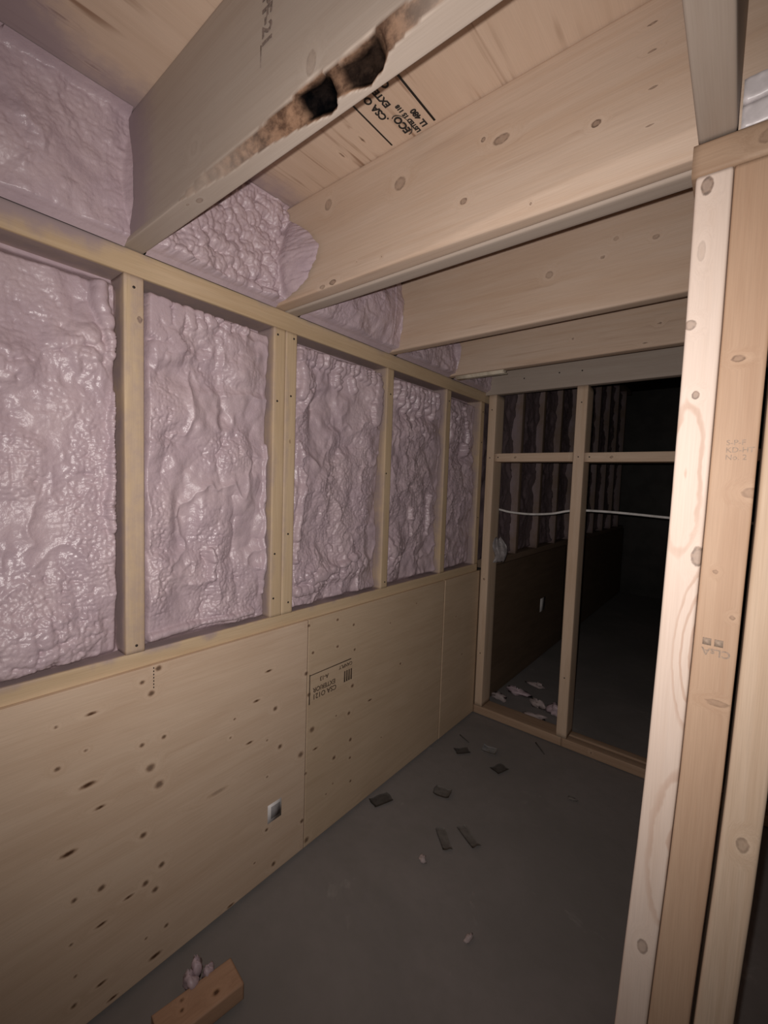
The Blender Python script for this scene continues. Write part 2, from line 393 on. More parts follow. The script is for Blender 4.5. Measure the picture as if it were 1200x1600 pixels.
# plywood sheets; grain runs along the wall
KS = {'1': (.0065, .0055, .85), 's': (.0048, .0036, .8), '2': (.0085, .0075, .85), '3': (.0115, .0105, .75),
      'L': (.013, .0038, 1.), 'L2': (.017, .0058, 1.), 'B': (.030, .006, .4)}
PK = [(0.026,0.668,'1'),(0.044,0.638,'2'),(0.059,0.688,'2'),(-0.066,0.638,'L'),(-0.122,0.635,'s'),(-0.076,0.569,'s'),(-0.121,0.555,'1'),
 (0.025,0.533,'1'),(0.07,0.531,'1'),(0.042,0.475,'3'),(0.06,0.428,'3'),(-0.073,0.499,'L2'),(-0.053,0.442,'L'),(0.027,0.333,'2'),
 (-0.106,0.381,'L2'),(0.065,0.24,'2'),(0.031,0.221,'2'),(0.051,0.192,'2'),(-0.052,0.272,'2'),(-0.002,0.215,'L'),(-0.098,0.281,'1'),
 (-0.053,0.195,'L'),(0.075,0.088,'1'),(-0.104,0.195,'s'),(0.032,0.093,'s'),(0.051,0.036,'L2'),(-0.098,0.124,'s'),(-0.054,0.068,'L'),
 (-0.034,0.017,'L'),(-0.101,0.065,'1'),(0.342,0.591,'L'),(0.305,0.523,'L'),(0.242,0.5,'s'),(0.365,0.479,'2'),(0.286,0.419,'L'),
 (0.231,0.457,'s'),(0.383,0.364,'2'),(0.34,0.401,'s'),(0.458,0.305,'3'),(0.499,0.362,'3'),(0.472,0.541,'2'),(0.484,0.474,'2'),
 (0.368,0.032,'2'),(0.468,0.096,'2'),(0.487,0.025,'3'),(0.343,0.147,'1'),(0.306,0.077,'s'),(0.342,0.298,'s'),(0.594,0.672,'1'),
 (0.668,0.639,'1'),(0.597,0.587,'1'),(0.676,0.555,'1'),(0.67,0.436,'2'),(0.657,0.349,'2'),(0.599,0.364,'s'),(0.668,0.255,'2'),
 (0.594,0.229,'2'),(0.668,0.193,'1'),(0.478,0.237,'1'),(0.563,0.126,'s'),(0.592,0.145,'s'),(0.674,0.11,'1'),(0.496,0.596,'1'),
 (0.478,0.681,'1'),(0.76,0.354,'L'),(0.514,0.296,'L'),(0.236,0.011,'L'),(0.198,0.335,'B'),
 (.86,.60,'s'),(.93,.43,'1'),(1.02,.64,'s'),(.83,.19,'s'),(1.33,.52,'L'),(1.40,.33,'1'),(1.30,.24,'s'),(1.45,.15,'s')]
rr = random.Random(4)
for yy in np.arange(-1.9, -.3, .13): PK.append((yy, rr.uniform(.05, .65), rr.choice('1s2L')))
for yy in np.arange(1.7, 4.9, .15): PK.append((yy, rr.uniform(.05, .65), rr.choice('1s2L')))
def wknots(y0, y1):
    out = []
    for y, z, k in PK:
        if y0 <= y <= y1:
            a, b, d = KS[k]; out.append(((.012, y, z), (.08, a, b), d))
    return out
sheets = [(-2.2, -.744, .03), (-.742, .4765, .0035), (.477, 1.2245, .0035), (1.2255, 1.5415, .006), (1.5445, 2.9, .025), (2.903, 4.9, .03)]
plys = []
for k, (a, b, rs) in enumerate(sheets):
    ox = [0, 0, .0003, .0018, 0, 0][k]
    # length y, width z, height x
    p = lumber('plywood_panel', (.0+ox, a, .006), (Y, Z, X), (b-a, ZS-.006, .012), M['ply_shade' if k > 3 else 'ply_dull' if k in (2, 3) else 'ply'], wl, res=rs, side_res=(.02, .02, rs, .02),
               knots=wknots(a-.03, b+.03), r=.0006)
    plys.append(p)
# printing on the second sheet
sx = .0136
T_, U_u = (0, -1, 0), (0, 0, -1)
bar('stamp_frame_line', (sx, .4865, .443), (0, 0, 1), (0, -1, 0), .09, .0035, M['ink_faint'], plys[2])
bar('stamp_frame_line', (sx, .484, .529), (0, 1, 0), (0, 0, 1), .175, .003, M['ink_faint'], plys[2])
text('stamp_text', 'CSA O121', (sx, .595, .468), T_, U_u, .022, M['ink_faint'], plys[2], .0004)
text('stamp_text', 'EXTERIOR', (sx, .590, .488), T_, U_u, .020, M['ink_faint'], plys[2], .0004)
text('stamp_text', 'A-13', (sx, .560, .514), T_, U_u, .018, M['ink_faint'], plys[2], .0004)
text('stamp_text', 'CANPLY', (sx, .665, .521), T_, U_u, .016, M['ink_faint'], plys[2], .0003)
for k in range(4):
    bar('stamp_emblem_bar', (sx, .628+.010*k, .462), (0, 1, 0), (0, 0, 1), .006, .036, M['ink_faint'], plys[2])
# short row of ink dots under the first stud
for k in range(7):
    bar('ink_dot', (sx-.0012, .0478, .648+k*.007), (0, 1, 0), (0, 0, 1), .002, .0035, M['nail'], plys[1])
# sill, plate
def stain(y0, y1, z0, z1):
    return None
def band_noise(P, s=3, f=22): return fbm(P[:, 1]*f, P[:, 2]*f, s, 4)*1.6
sill_spray = lambda P: np.clip(.55 + band_noise(P) - (ZSIL-P[:, 2])*26 - sstep(-.1, .5, P[:, 1])*.45, 0, 1)*(P[:, 2] > .70) + (P[:, 0] < -.004)*.8
beam_y('bottom_plate', -2.2, 1.54, -.14, ZSIL-.038, .14, .038, M['stud'], wl, res=.008, side_res=(.01, .006, .006, .01), spray=sill_spray)
plate_spray = lambda P: np.clip((1-sstep(-.12, .06, P[:, 1]))*.9 + (P[:, 2]-ZPB)*24 - .75 + .6*band_noise(P, 9), 0, 1)*(P[:, 0] > -.004) + (P[:, 2] < ZPB+.003)*.75*(P[:, 0] < -.006)
beam_y('top_plate', -2.2, 1.62, -.14, ZPB, .14, ZJ-ZPB-.001, M['stud'], wl, res=.008, side_res=(.006, .01, .006, .006), spray=plate_spray)
beam_y('bottom_plate', 1.64, 4.9, -.14, ZSIL-.038, .14, .038, M['brown_shade'], wl, res=.05)
beam_y('top_plate', 1.64, 4.9, -.14, 2.101, .14, ZJ-ZPB-.001, M['brown_shade'], wl, res=.05)
# studs
def mkspray(y0, seed, right=False, amt=1.):
    def f(P):
        n = fbm(P[:, 2]*9, P[:, 1]*30, seed, 4)*1.3
        side = (P[:, 0] < -.004)*(.75+n)
        e = np.clip(.85 - (y0+W2-P[:, 1])/W2*.8 + n*amt + .35*np.exp(-((P[:, 2]-1.20)/.12)**2), 0, 1)*(P[:, 0] >= -.004) if right else 0
        e2 = np.clip(.45 - (P[:, 1]-y0)/W2*1.1 + n*.8*amt, 0, 1)*(P[:, 0] >= -.004)
        return np.clip(np.maximum(side, np.minimum(np.maximum(e, e2), .42)), 0, 1)
    return f
studs = []
sk = {0: [((0, .029, 1.404), (.02, .0052, .0065), .9)], 1: [], 2: [((0, .407, 1.20), (.02, .003, .006), .6)]}
for k, y in enumerate(STUDS):
    o = stud_v('stud', -.14, y, ZSIL, ZPB-.0005, .14, W2-.0006, M['stud'], wl, res=.008, side_res=(.02, .005, .02, .02), knots=sk.get(k, ()),
               spray=mkspray(y, 30+k, k == 0), r=.0035)
    studs.append(o)
for y in (-.4064, -.8128, -1.2192, -1.6256, -2.032):
    stud_v('stud', -.14, y, ZSIL, ZPB-.0005, .14, W2, M['stud'], wl, res=.05)
far = [1.66+.33*k for k in range(10)]
for y in far:
    stud_v('stud', -.14, y, ZSIL, 2.10, .14, W2, M['brown_shade'], wl, res=.04, spray=mkspray(y, 3))
nl = {0: [(.018, 1.463), (.020, .745)], 1: [(.011, 1.468), (.010, .78), (.012, 1.30), (.012, .90)], 2: [(.025, 1.471), (.018, 1.32), (.017, .95), (.022, .76)],
      3: [(.02, 1.40), (.022, .75), (.010, 1.13)], 4: [(.02, 1.44)], 5: [(.02, 1.44), (.02, 1.30), (.018, .95)]}
for k, lst in nl.items():
    for dy, z in lst:
        disc('nail_head', (.0002, STUDS[k]+dy, z), (1, 0, 0), .0028, M['nail'], studs[k])

# ------------------------------------------------------------------ spray foam
def caps(y, z, lst):
    h = np.zeros_like(y)
    for y0, z0, y1, z1, r, lump in lst:
        d = np.array([y1-y0, z1-z0]); ll = (d**2).sum()
        t = np.clip(((y-y0)*d[0]+(z-z0)*d[1])/ll, 0, 1)
        dist = np.hypot(y-y0-t*d[0]+.003*np.sin(z*70+y0*90), z-z0-t*d[1])
        rad = 1.15*r*(1+lump*(vnoise(t*9+y0*50, t*0+z0*40, 11)-.5))
        h = np.maximum(h, np.sqrt(np.clip(rad**2-dist**2, 0, None)))
    return h
def patch(y, z, lst):
    m = np.zeros_like(y)
    for yc, zc, ry, rz in lst:
        m = np.maximum(m, np.exp(-(((y-yc)/ry)**2+((z-zc)/rz)**2)**1.5))
    return m
def foam_bay(y0, y1, base, seed, res, big=(), fine=(), ropes=(), top=.03, zz=(ZSIL, ZPB), holes=(), amp=1., edge=.022, mat='foam'):
    ny = max(8, int((y1-y0)/res)); nz = max(8, int((zz[1]-zz[0])/res))
    yy, zv = np.meshgrid(np.linspace(y0, y1, ny), np.linspace(zz[0], zz[1], nz), indexing='ij')
    y = yy.ravel(); z = zv.ravel()
    wy = y + .02*fbm(y*14, z*14, seed+40, 3); wz = z + .02*fbm(y*14+5, z*14, seed+41, 3)
    h = base - .006 + amp*(.045*fbm(wy*6.5, wz*6.5, seed, 3) + .010*fbm(wy*24, wz*20, seed+1, 3)) + amp*(.016*blob(y, z*.75, .10, seed+50) + .007*blob(y, z*.8, .042, seed+51))
    # ridged folds
    rg = 1-np.abs(fbm(wy*12+4, wz*9, seed+2, 3))*7
    h += amp*.007*np.clip(rg, 0, 1)**2
    nb = patch(y, z, big); nf = patch(y, z, fine)
    pm = sstep(.52, .66, .5+fbm(y*7, z*5, seed+8, 3)*1.6)
    h += .020*nb*blob(y, z, .023, seed+11) + .006*nb*blob(y, z*.8, .011, seed+12)
    h += .0066*np.clip(nf+pm*.5, 0, 1)*blob(y, z, .0085, seed+13) + .0030*np.clip(nf+.5*pm+.05, 0, 1)*blob(y, z, .0055, seed+14)
    h = h + caps(y, z, ropes)*1.5
    for yc, zc, ry, rz, dep in holes: h -= dep*np.exp(-(((y-yc)/ry)**2+((z-zc)/rz)**2)**2)
    # the foam draws back against the timber
    eb = edge*(1+1.4*fbm(z*9, y*0, seed+20, 3))
    dl = (y-y0); dr = (y1-y); db = z-zz[0]; dt = zz[1]-z
    wob = .008*fbm(z*20+y*20, z*3, seed+22, 3)
    k = np.minimum(sstep(-.002, .016, dr+wob), sstep(-.004, .010, dl))
    h = np.where(k < 1, h*k + (base-eb)*(1-k), h)
    kt = sstep(-.002, .024, dt-.006+wob*1.5); h = h*kt + (base-top)*(1-kt)
    kb = sstep(-.006, .014, db+wob); h = h*kb + (base-.012)*(1-kb)
    h = np.where(h > -.004, -.004+.014*np.tanh((h+.004)/.014), h)
    P = np.column_stack([h, y, z])
    return mk('spray_foam', P, grid_quads(ny, nz), M[mat], wl)
foam_bay(-.3684, .0, -.030, 101, .0022, big=[(-.06, 1.33, .05, .05), (-.15, .78, .10, .06), (-.18, 1.28, .04, .04)], fine=[(-.045, 1.08, .045, .2), (-.19, 1.12, .06, .07), (-.13, .82, .12, .1), (-.30, 1.2, .05, .3)],
         ropes=[(-.038, 1.452, -.027, 1.385, .0135, .12), (-.024, 1.365, -.020, 1.35, .010, .6), (-.02, 1.345, -.018, 1.325, .009, .6), (-.012, 1.46, -.009, 1.36, .006, .4)] +
               [(-.010-.0008*k, 1.25-.021*k, -.010-.0008*k, 1.238-.021*k, .0085, .5) for k in range(13)], top=.035, amp=.6)
foam_bay(.038, .351, -.031, 202, .0020, big=[(.075, 1.42, .07, .06), (.16, 1.44, .10, .04), (.08, 1.36, .05, .03)], fine=[(.07, 1.22, .05, .08), (.19, .88, .055, .14), (.07, .93, .035, .16), (.23, 1.16, .07, .05), (.20, .77, .08, .04)],
         ropes=[(.190, .925, .194, .86, .008, .4), (.052, 1.445, .050, 1.415, .013, .4), (.078, 1.45, .076, 1.42, .012, .3), (.103, 1.452, .106, 1.42, .011, .3), (.127, 1.455, .132, 1.425, .011, .3), (.15, 1.458, .158, 1.43, .010, .3), (.172, 1.46, .182, 1.44, .010, .4), (.05, 1.395, .07, 1.385, .013, .5), (.09, 1.39, .11, 1.372, .012, .6), (.205, 1.46, .22, 1.45, .010, .4), (.245, 1.46, .27, 1.452, .010, .5),
                (.335, 1.18, .332, .80, .006, .6), (.05, .752, .30, .757, .008, .5)],
         holes=[(.25, 1.37, .06, .05, -.014), (.22, 1.23, .018, .02, .012), (.27, .90, .05, .09, .012), (.13, 1.02, .03, .08, .012), (.17, 1.32, .10, .03, .008)], top=.04)
fr = []
rf = random.Random(7)
for k in range(19):
    yk = .447+k*.0185; l = rf.uniform(.02, .05) if k not in (8, 9) else .075
    fr.append((yk, 1.462, yk+rf.uniform(-.003, .003), 1.462-l, rf.uniform(.009, .0125), .5))
fr += [(.455, 1.45, .452, 1.33, .011, .5), (.458, 1.20, .470, 1.10, .007, .7), (.470, 1.10, .455, .93, .008, .9), (.455, .93, .445, .87, .007, .8), (.77, 1.44, .772, 1.34, .014, .6), (.76, 1.34, .77, 1.30, .016, .5),
       (.66, 1.41, .665, 1.385, .011, .4), (.60, 1.43, .602, 1.395, .012, .4), (.50, .80, .70, .86, .009, 1.), (.45, .78, .56, .785, .010, 1.)]
foam_bay(.427, .813, -.034, 303, .0024, big=[(.77, 1.36, .04, .06), (.48, 1.36, .03, .05), (.6, .82, .16, .03)], fine=[(.47, 1.25, .03, .15), (.62, 1.05, .08, .2), (.72, 1.1, .05, .3), (.52, .82, .1, .06)], ropes=fr,
         holes=[(.57, 1.25, .09, .1, .012), (.56, .95, .06, .12, .010)], top=.03)
foam_bay(.851, 1.198, -.038, 404, .003, big=[(.98, 1.42, .12, .06), (1.0, 1.3, .12, .05), (.9, .82, .05, .08)], fine=[(1.0, 1.1, .12, .25), (.9, 1.0, .05, .2)],
         ropes=[(.88+.03*k, 1.46, .88+.03*k, 1.40-.02*(k % 3), .011, .6) for k in range(10)] + [(1.13, 1.05, 1.12, .90, .010, .7), (1.0, 1.0, 1.01, .9, .01, .8)], top=.03, edge=.03)
foam_bay(1.236, 1.502, -.042, 505, .0032, big=[(1.3, 1.35, .08, .1)], fine=[(1.35, 1.1, .12, .25)], ropes=[(1.36, 1.43, 1.41, 1.38, .010, .5), (1.41, 1.38, 1.415, 1.29, .010, .6), (1.39, 1.27, 1.40, 1.24, .016, .6)], top=.03, edge=.02)
for k, y in enumerate((-.8128, -1.2192, -1.6256, -2.032)):
    foam_bay(y+W2, y+.4064, -.03, 60+k, .012)
foam_bay(1.54, far[0], -.04, 70, .012, zz=(ZSIL, 2.10), mat='foam_shade')
for k in range(len(far)-1): foam_bay(far[k]+W2, far[k+1], -.05, 80+k, .008, zz=(ZSIL, 2.10), mat='foam_shade')

# ------------------------------------------------------------------ ceiling: joists, deck, rim foam
ce = root('ceiling', label='plywood subfloor on deep joists over the left wall', cat='ceiling', kind='structure')
def dspray(P):
    n = fbm(P[:, 0]*9, P[:, 1]*9, 77, 4)*.9
    x = P[:, 0] - .10*(1-sstep(-.25, -.05, P[:, 1]))
    return np.clip(1.35 - (x+.01)*8.5 + n*.7, 0, 1)
bar('upper_deck', (2.62, 1.60, 2.16), (-1, 0, 0), (0, 1, 0), 2.80, 3.4, M['dark'], ce, .02)
bar('upper_step', (-.17, 1.621, 1.757), (1, 0, 0), (0, 0, 1), 2.80, .42, M['dark'], ce, .01)
dk = [((.085, -.075, ZD), (.0035, .016, .03), 1.), ((.135, -.135, ZD), (.0035, .018, .03), 1.), ((.07, -.225, ZD), (.004, .012, .03), 1.),
      ((.275, .305, ZD), (.003, .010, .03), .8), ((.335, .30, ZD), (.003, .012, .03), .8)]
# length y (grain), width -> needs (Y,Z,X): bottom face is the side at z=0
decks = []
for (xa, xb, ya, yb, rs) in ((-.14, 1.08, -1.0, .83, .006), (1.082, 2.62, -2.2, 1.62, .1), (-.14, 1.08, .832, 1.62, .03), (-.14, 1.08, -2.2, -1.002, .05)):
    decks.append(lumber('subfloor_panel', (xa, ya, ZD), (Y, Z, X), (yb-ya, .018, xb-xa), M['deck'], ce, res=rs*1.4, side_res=(rs, .05, .05, rs) if False else (.02, rs*8, .02, rs),
                        knots=dk if rs < .01 else (), spray=dspray, r=.001))
def jspray(y0):
    def f(P):
        n = fbm(P[:, 0]*12, P[:, 2]*12, int(50+y0*100), 4)*.8
        return np.clip(1.25 - P[:, 0]*(7. if y0 == 0 else 11 if y0 < .4 else 20) + n*.35 - (0 if y0 != .35 else np.abs(P[:, 2]-1.63)*8) - (P[:, 2]-ZJ < .006)*2 - (P[:, 0] < .02)*(ZJ+.02-P[:, 2])*20, 0, 1)
    return f
XJ = 2.60
def bx_interp(x, pts): return np.interp(x, [p[0] for p in pts], [p[1] for p in pts])
WY = [(.21, .0), (.24, .002), (.27, .005), (.36, .014), (.41, .014), (.48, .019), (.515, .026), (.538, .033), (.55, .030), (.558, .020), (.575, .021), (.60, .029), (.62, .026), (.639, .013), (.671, .007), (.70, .005), (.80, .003), (.84, 0)]
WZ = [(.21, .0), (.25, .008), (.30, .014), (.4, .013), (.48, .016), (.54, .022), (.58, .014), (.617, .017), (.65, .021), (.70, .014), (.8, .006), (.84, 0)]
def bark_edge(P):
    P = P.copy(); x = P[:, 0]
    jit = 1+.25*fbm(x*60, x*0, 5, 3)
    wy = bx_interp(x, WY)*jit+1e-5; wz = bx_interp(x, WZ)*jit+1e-5
    dy = P[:, 1]-0.; dz = P[:, 2]-ZJ
    s = 1-(np.clip(dy, 0, None)/wy + np.clip(dz, 0, None)/wz)
    on = (s > 0) & (wy > .0008) & (dz < .04) & (dy < .036)
    hol = 1.1*np.exp(-((x-.532)/.028)**4)+np.exp(-((x-.602)/.030)**4)
    inner = sstep(.0, .55, s)
    t = s/2 + inner*(hol*.42 + .10*fbm(x*90, dy*90+dz*50, 9, 3)*2)
    P[:, 1] += np.where(on, t*wy, 0); P[:, 2] += np.where(on, t*wz, 0)
    bark = np.where(on, sstep(0, .06, s), 0)*(.35+.65*sstep(.28, .48, x))*(1-.45*sstep(.63, .72, x))
    hh = np.where(on, sstep(.05, .3, s)*np.clip(hol*1.6-.15, 0, 1), 0)
    hh = hh*np.where(x > .57, .93, 1.)
    return P, {'bark': bark, 'hollow': hh}
j1k = [((.268, 0, 1.595), (.010, .05, .009), .12), ((.251, .018, ZJ), (.008, .004, .02), .55), ((.225, .012, ZJ), (.004, .002, .02), .5), ((.534, 0, 1.572), (.008, .05, .013), .35)]
jo1 = beam_x('joist', -.10, XJ, 0, ZJ, W2, ZD-ZJ, M['joist_grey'], ce, res=.0035, side_res=(.0022, .04, .04, .004), knots=j1k, spray=jspray(0), deform=bark_edge, r=.002,
             label='greyish joist whose lower edge has brown bark and black hollow knots')
j2k = [((.391, .351, 1.681), (.0125, .05, .011), .62), ((.189, .351, 1.714), (.010, .05, .011), .55), ((.601, .351, 1.670), (.013, .05, .007), .75), ((.568, .351, 1.684), (.004, .05, .004), .8),
       ((.749, .351, 1.626), (.0065, .05, .0045), 1.), ((.535, .351, 1.596), (.0065, .05, .005), .85), ((.813, .351, 1.723), (.006, .05, .0016), .9), ((.815, .351, 1.688), (.006, .05, .0016), .8),
       ((.819, .351, 1.639), (.006, .05, .0016), .8), ((.818, .351, 1.591), (.006, .05, .0014), .8), ((.209, .351, 1.541), (.010, .05, .005), .9), ((.175, .351, 1.539), (.008, .05, .004), .6),
       ((.656, .351, 1.55), (.002, .05, .002), .9), ((.35, .351, 1.555), (.0018, .05, .0018), .9), ((.28, .351, 1.565), (.0018, .05, .0018), .9)]
def wane(P):
    P = P.copy(); wv = .030*sstep(.32, .80, P[:, 0]); d = wv-(P[:, 2]-ZJ)
    P[:, 1] += np.where((P[:, 1] < .353+.02) & (d > 0), d*.42*np.clip((.38-P[:, 1])/.029, 0, 1), 0)
    return P, None
jo2 = beam_x('joist', -.10, XJ, .351, ZJ, W2-.001, ZD-ZJ, M['joist'], ce, res=.003, side_res=(.006, .04, .04, .003), knots=j2k, spray=jspray(.35), deform=wane, r=.004)
jo2b = beam_x('joist', -.10, XJ, .390, ZJ-.002, W2, ZD-ZJ+.002, M['joist_grey'], ce, res=.01, side_res=(.006, .04, .04, .04), r=.005)
j3k = [((.527, .813, 1.647), (.009, .05, .0085), .5), ((.653, .813, 1.655), (.005, .05, .004), .6), ((.762, .813, 1.668), (.007, .05, .005), .6), ((.68, .813, 1.69), (.006, .05, .005), .4)]
jo3 = beam_x('joist', -.10, XJ, .813, ZJ, W2, ZD-ZJ, M['joist'], ce, res=.006, side_res=(.01, .04, .04, .0045), knots=j3k, spray=jspray(.81), r=.006)
j4k = [((.479, 1.198, 1.597), (.006, .05, .005), .6), ((.726, 1.198, 1.601), (.006, .05, .005), .8), ((.693, 1.198, 1.546), (.010, .05, .004), .9)]
jo4 = beam_x('joist', -.10, XJ, 1.198, ZJ, W2, ZD-ZJ, M['joist'], ce, res=.01, side_res=(.01, .04, .04, .01), knots=j4k, spray=jspray(1.2), r=.005)
jo5 = beam_x('joist', -.10, XJ, YP, ZJ-.016, W2, ZD-ZJ+.016, M['joist_grey'], ce, res=.02, side_res=(.01, .04, .04, .01))
for y in (-.4064, -.8128, -1.2192, -1.6256, -2.032):
    beam_x('joist', -.10, XJ, y, ZJ, W2, ZD-ZJ, M['joist_grey'], ce, res=.1, side_res=(.04,)*4)
# blocking between the first two joists, over the right-hand plate
beam_y('blocking', .0385, .3505, .876, ZJ, .0385, ZD-ZJ-.001, M['joist_grey'], ce, res=.02, r=.003, label='short grey-brown block between the two nearest joists')
beam_y('blocking', .4285, .8125, .90, ZJ, .038, ZD-ZJ-.001, M['brown'], ce, res=.02)
for x, z in ((.18, 1.575), (.33, 1.58), (.42, 1.577)):
    disc('nail_head', (x, YP-.0002, z), (0, -1, 0), .003, M['nail'], jo5)
# printing on the deck
zt = ZD-.0006
deck0 = decks[0]
TD, UD = (0, -1, 0), (-1, 0, 0)
bar('stamp_rule', (.3745, .345, zt), TD, UD, .30, .0030, M['ink'], deck0)
bar('stamp_rule', (.4735, .345, zt), TD, UD, .30, .0040, M['ink'], deck0)
text('stamp_text', '.CSA O121', (.4065, .293, zt), TD, UD, .0185, M['ink'], deck0, .0007)
text('stamp_text', 'EXTERIOR', (.4275, .272, zt), TD, UD, .0165, M['ink'], deck0, .0007)
text('stamp_text', 'CSP', (.450, .242, zt), TD, UD, .0185, M['ink'], deck0, .0007)
text('stamp_text', 'ECO', (.4245, .338, zt), TD, UD, .020, M['ink'], deck0, .0008)
text('stamp_text', 'LISTED 15 118', (.4385, .349, zt), TD, UD, .0115, M['ink'], deck0, .0006)
text('stamp_text', 'LL 480', (.4565, .3445, zt), TD, UD, .0155, M['ink'], deck0, .0007)
# the oval round the logo
cv = []
for k in range(40):
    t = .35*math.pi+k/39*1.2*math.pi
    for rr_ in (1., 1.09): cv.append((.4175-.0135*rr_*math.cos(t)*1., .318+.0235*rr_*math.sin(t)*-1., zt-.0003))
mk('stamp_oval', cv, [(2*k, 2*k+1, 2*k+3, 2*k+2) for k in range(39)], M['ink'], deck0, None, False, Matrix())
ts = (0, 0, -1)
text('stamp_text', 'SPF-21', (.4405, -.0004, 1.712), ts, (1, 0, 0), .027, M['ink_grey'], jo1, .0009)
bar('stamp_underline', (.4365, -.0003, 1.645), ts, (1, 0, 0), .026, .0016, M['ink_grey'], jo1)

def rim_foam(y0, y1, base, seed, res, flareL, flareR, big=.0, drop=0., z0=ZJ-.003, z1=ZD-.001, bulge=.0):
    ny = int((y1-y0)/res); nz = int((z1-z0)/res)
    yy, zv = np.meshgrid(np.linspace(y0, y1, ny), np.linspace(z0, z1, nz), indexing='ij')
    y = yy.ravel(); z = zv.ravel()
    h = base + .045*fbm(y*8, z*8, seed, 3) + .014*blob(y, z, .09, seed+50)*(1-.6*min(big, 1)) + .005*np.clip(1-np.abs(fbm(y*11, z*11, seed+52, 3))*8, 0, 1)
    h += bulge*np.sin(np.pi*np.clip((z-z0)/(z1-z0), 0, 1))
    h += big*(.016*blob(y, z, .024, seed+1)+.007*blob(y, z, .012, seed+2))
    pm = sstep(.4, .6, .5+fbm(y*10, z*10, seed+8, 3)*1.6)
    h += .004*pm*blob(y, z, .008, seed+3) + .002*blob(y, z, .005, seed+4)
    n = 1+.5*fbm(y*20, z*16, seed+5, 3)
    for fl, d in ((flareL, y-y0), (flareR, y1-y)):
        if fl:
            xx = np.interp(z, [p[0] for p in fl], [p[1] for p in fl])
            h = np.maximum(h, h*0 + xx*(1+.06*fbm(z*60, z*0, seed, 2)) - (d/(.030*n))**.9*(.14 if max(p[1] for p in fl) > .1 else .05))
        h = h + .003*blob(y, z, .009, seed+30)*(d < .04)
    # thin cove under the deck
    dt = z1-z; h = np.maximum(h, .055 - (dt/.014)**.7*.05*n)
    db = z-z0; h = np.where(db < .010, np.clip(h, .003, .004+db*1.5), h)
    far_ = sstep(.03, .06, h-base)
    bump = .0075*blob(h, z, .013, seed+60) + .004*blob(h, z, .006, seed+61)
    side = np.where(y1-y < y-y0, -1., 1.)
    y = y + side*bump*far_*sstep(.001, .006, np.minimum(y1-y, y-y0)+.004)
    P = np.column_stack([h, y, z])
    return mk('spray_foam', P, grid_quads(ny, nz), M['foam'], ce)
FJ2 = [(1.534, .004), (1.55, .09), (1.564, .122), (1.60, .150), (1.632, .164), (1.67, .13), (1.70, .09), (1.757, .0)]
FJ1 = [(1.534, .015), (1.60, .045), (1.66, .045), (1.757, .02)]
FJ3 = [(1.534, .010), (1.56, .04), (1.60, .055), (1.64, .058), (1.70, .02), (1.757, -.03)]
rim_foam(-.3684, 0, .012, 601, .0024, None, FJ1, big=.15)
rim_foam(.038, .351, .014, 602, .0020, None, FJ2, big=1.)
rim_foam(.428, .813, .018, 603, .0024, None, FJ3, big=.12, bulge=.03)
rim_foam(.851, 1.198, .010, 604, .003, None, FJ3, big=.5)
rim_foam(1.236, YP, .006, 605, .0035, None, None, big=.4)
for k, y in enumerate((-.8128, -1.2192, -1.6256, -2.032)): rim_foam(y+W2, y+.4064, .01, 620+k, .012, None, None, big=.3)

# ------------------------------------------------------------------ end partition
we = root('wall_end', label='open stud partition across the far end, dark room behind', cat='wall', kind='structure')
ztp = ZJ-.017
e1 = stud_v('stud', .017, YP, .039, ztp, W2, .089, M['spruce'], we, res=.02, r=.003, knots=[((.035, YP, .66), (.006, .02, .007), .9), ((.032, YP, .87), (.004, .02, .004), .8), ((.04, YP, .52), (.003, .02, .004), .8)])
e2 = stud_v('stud', .404, YP, .039, ztp, .043, .089, M['spruce'], we, res=.02, r=.004)
e3 = stud_v('stud', .810, YP, .039, ztp, W2, .089, M['spruce'], we, res=.04)
e4 = stud_v('stud', 1.216, YP, .039, ztp, W2, .089, M['spruce'], we, res=.04)
e5 = stud_v('stud', 1.62, YP, .039, ztp, W2, .089, M['spruce'], we, res=.04)
for xa, xb, z in ((.0555, .4035, 1.2115), (.4475, .8095, 1.209), (.8485, 1.2155, 1.213)):
    b = beam_x('blocking', xa, xb, YP+.0005, z, .089, W2, M['spruce'], we, res=.02, knots=[((xa+.10, YP, z+.018), (.007, .02, .006), .8)])
    disc('nail_head', (xa+.02, YP, z+.02), (0, -1, 0), .003, M['nail'], b)
beam_x('bottom_plate', .010, .4265, YP, .0005, .089, .038, M['brown'], we, res=.01)
beam_x('bottom_plate', .427, 1.66, YP, .0005, .040, .038, M['brown'], we, res=.01, knots=[((.545, YP, .020), (.006, .02, .006), 1.)])
beam_x('bottom_plate', .4275, 1.66, YP+.052, .0005, .037, .038, M['brown'], we, res=.01)
for o, xs in ((e2, (.425,)), (e1, (.035,))):
    for x in xs:
        for z in (1.23, 1.45, .3): disc('nail_head', (x, YP, z), (0, -1, 0), .0028, M['nail'], o)

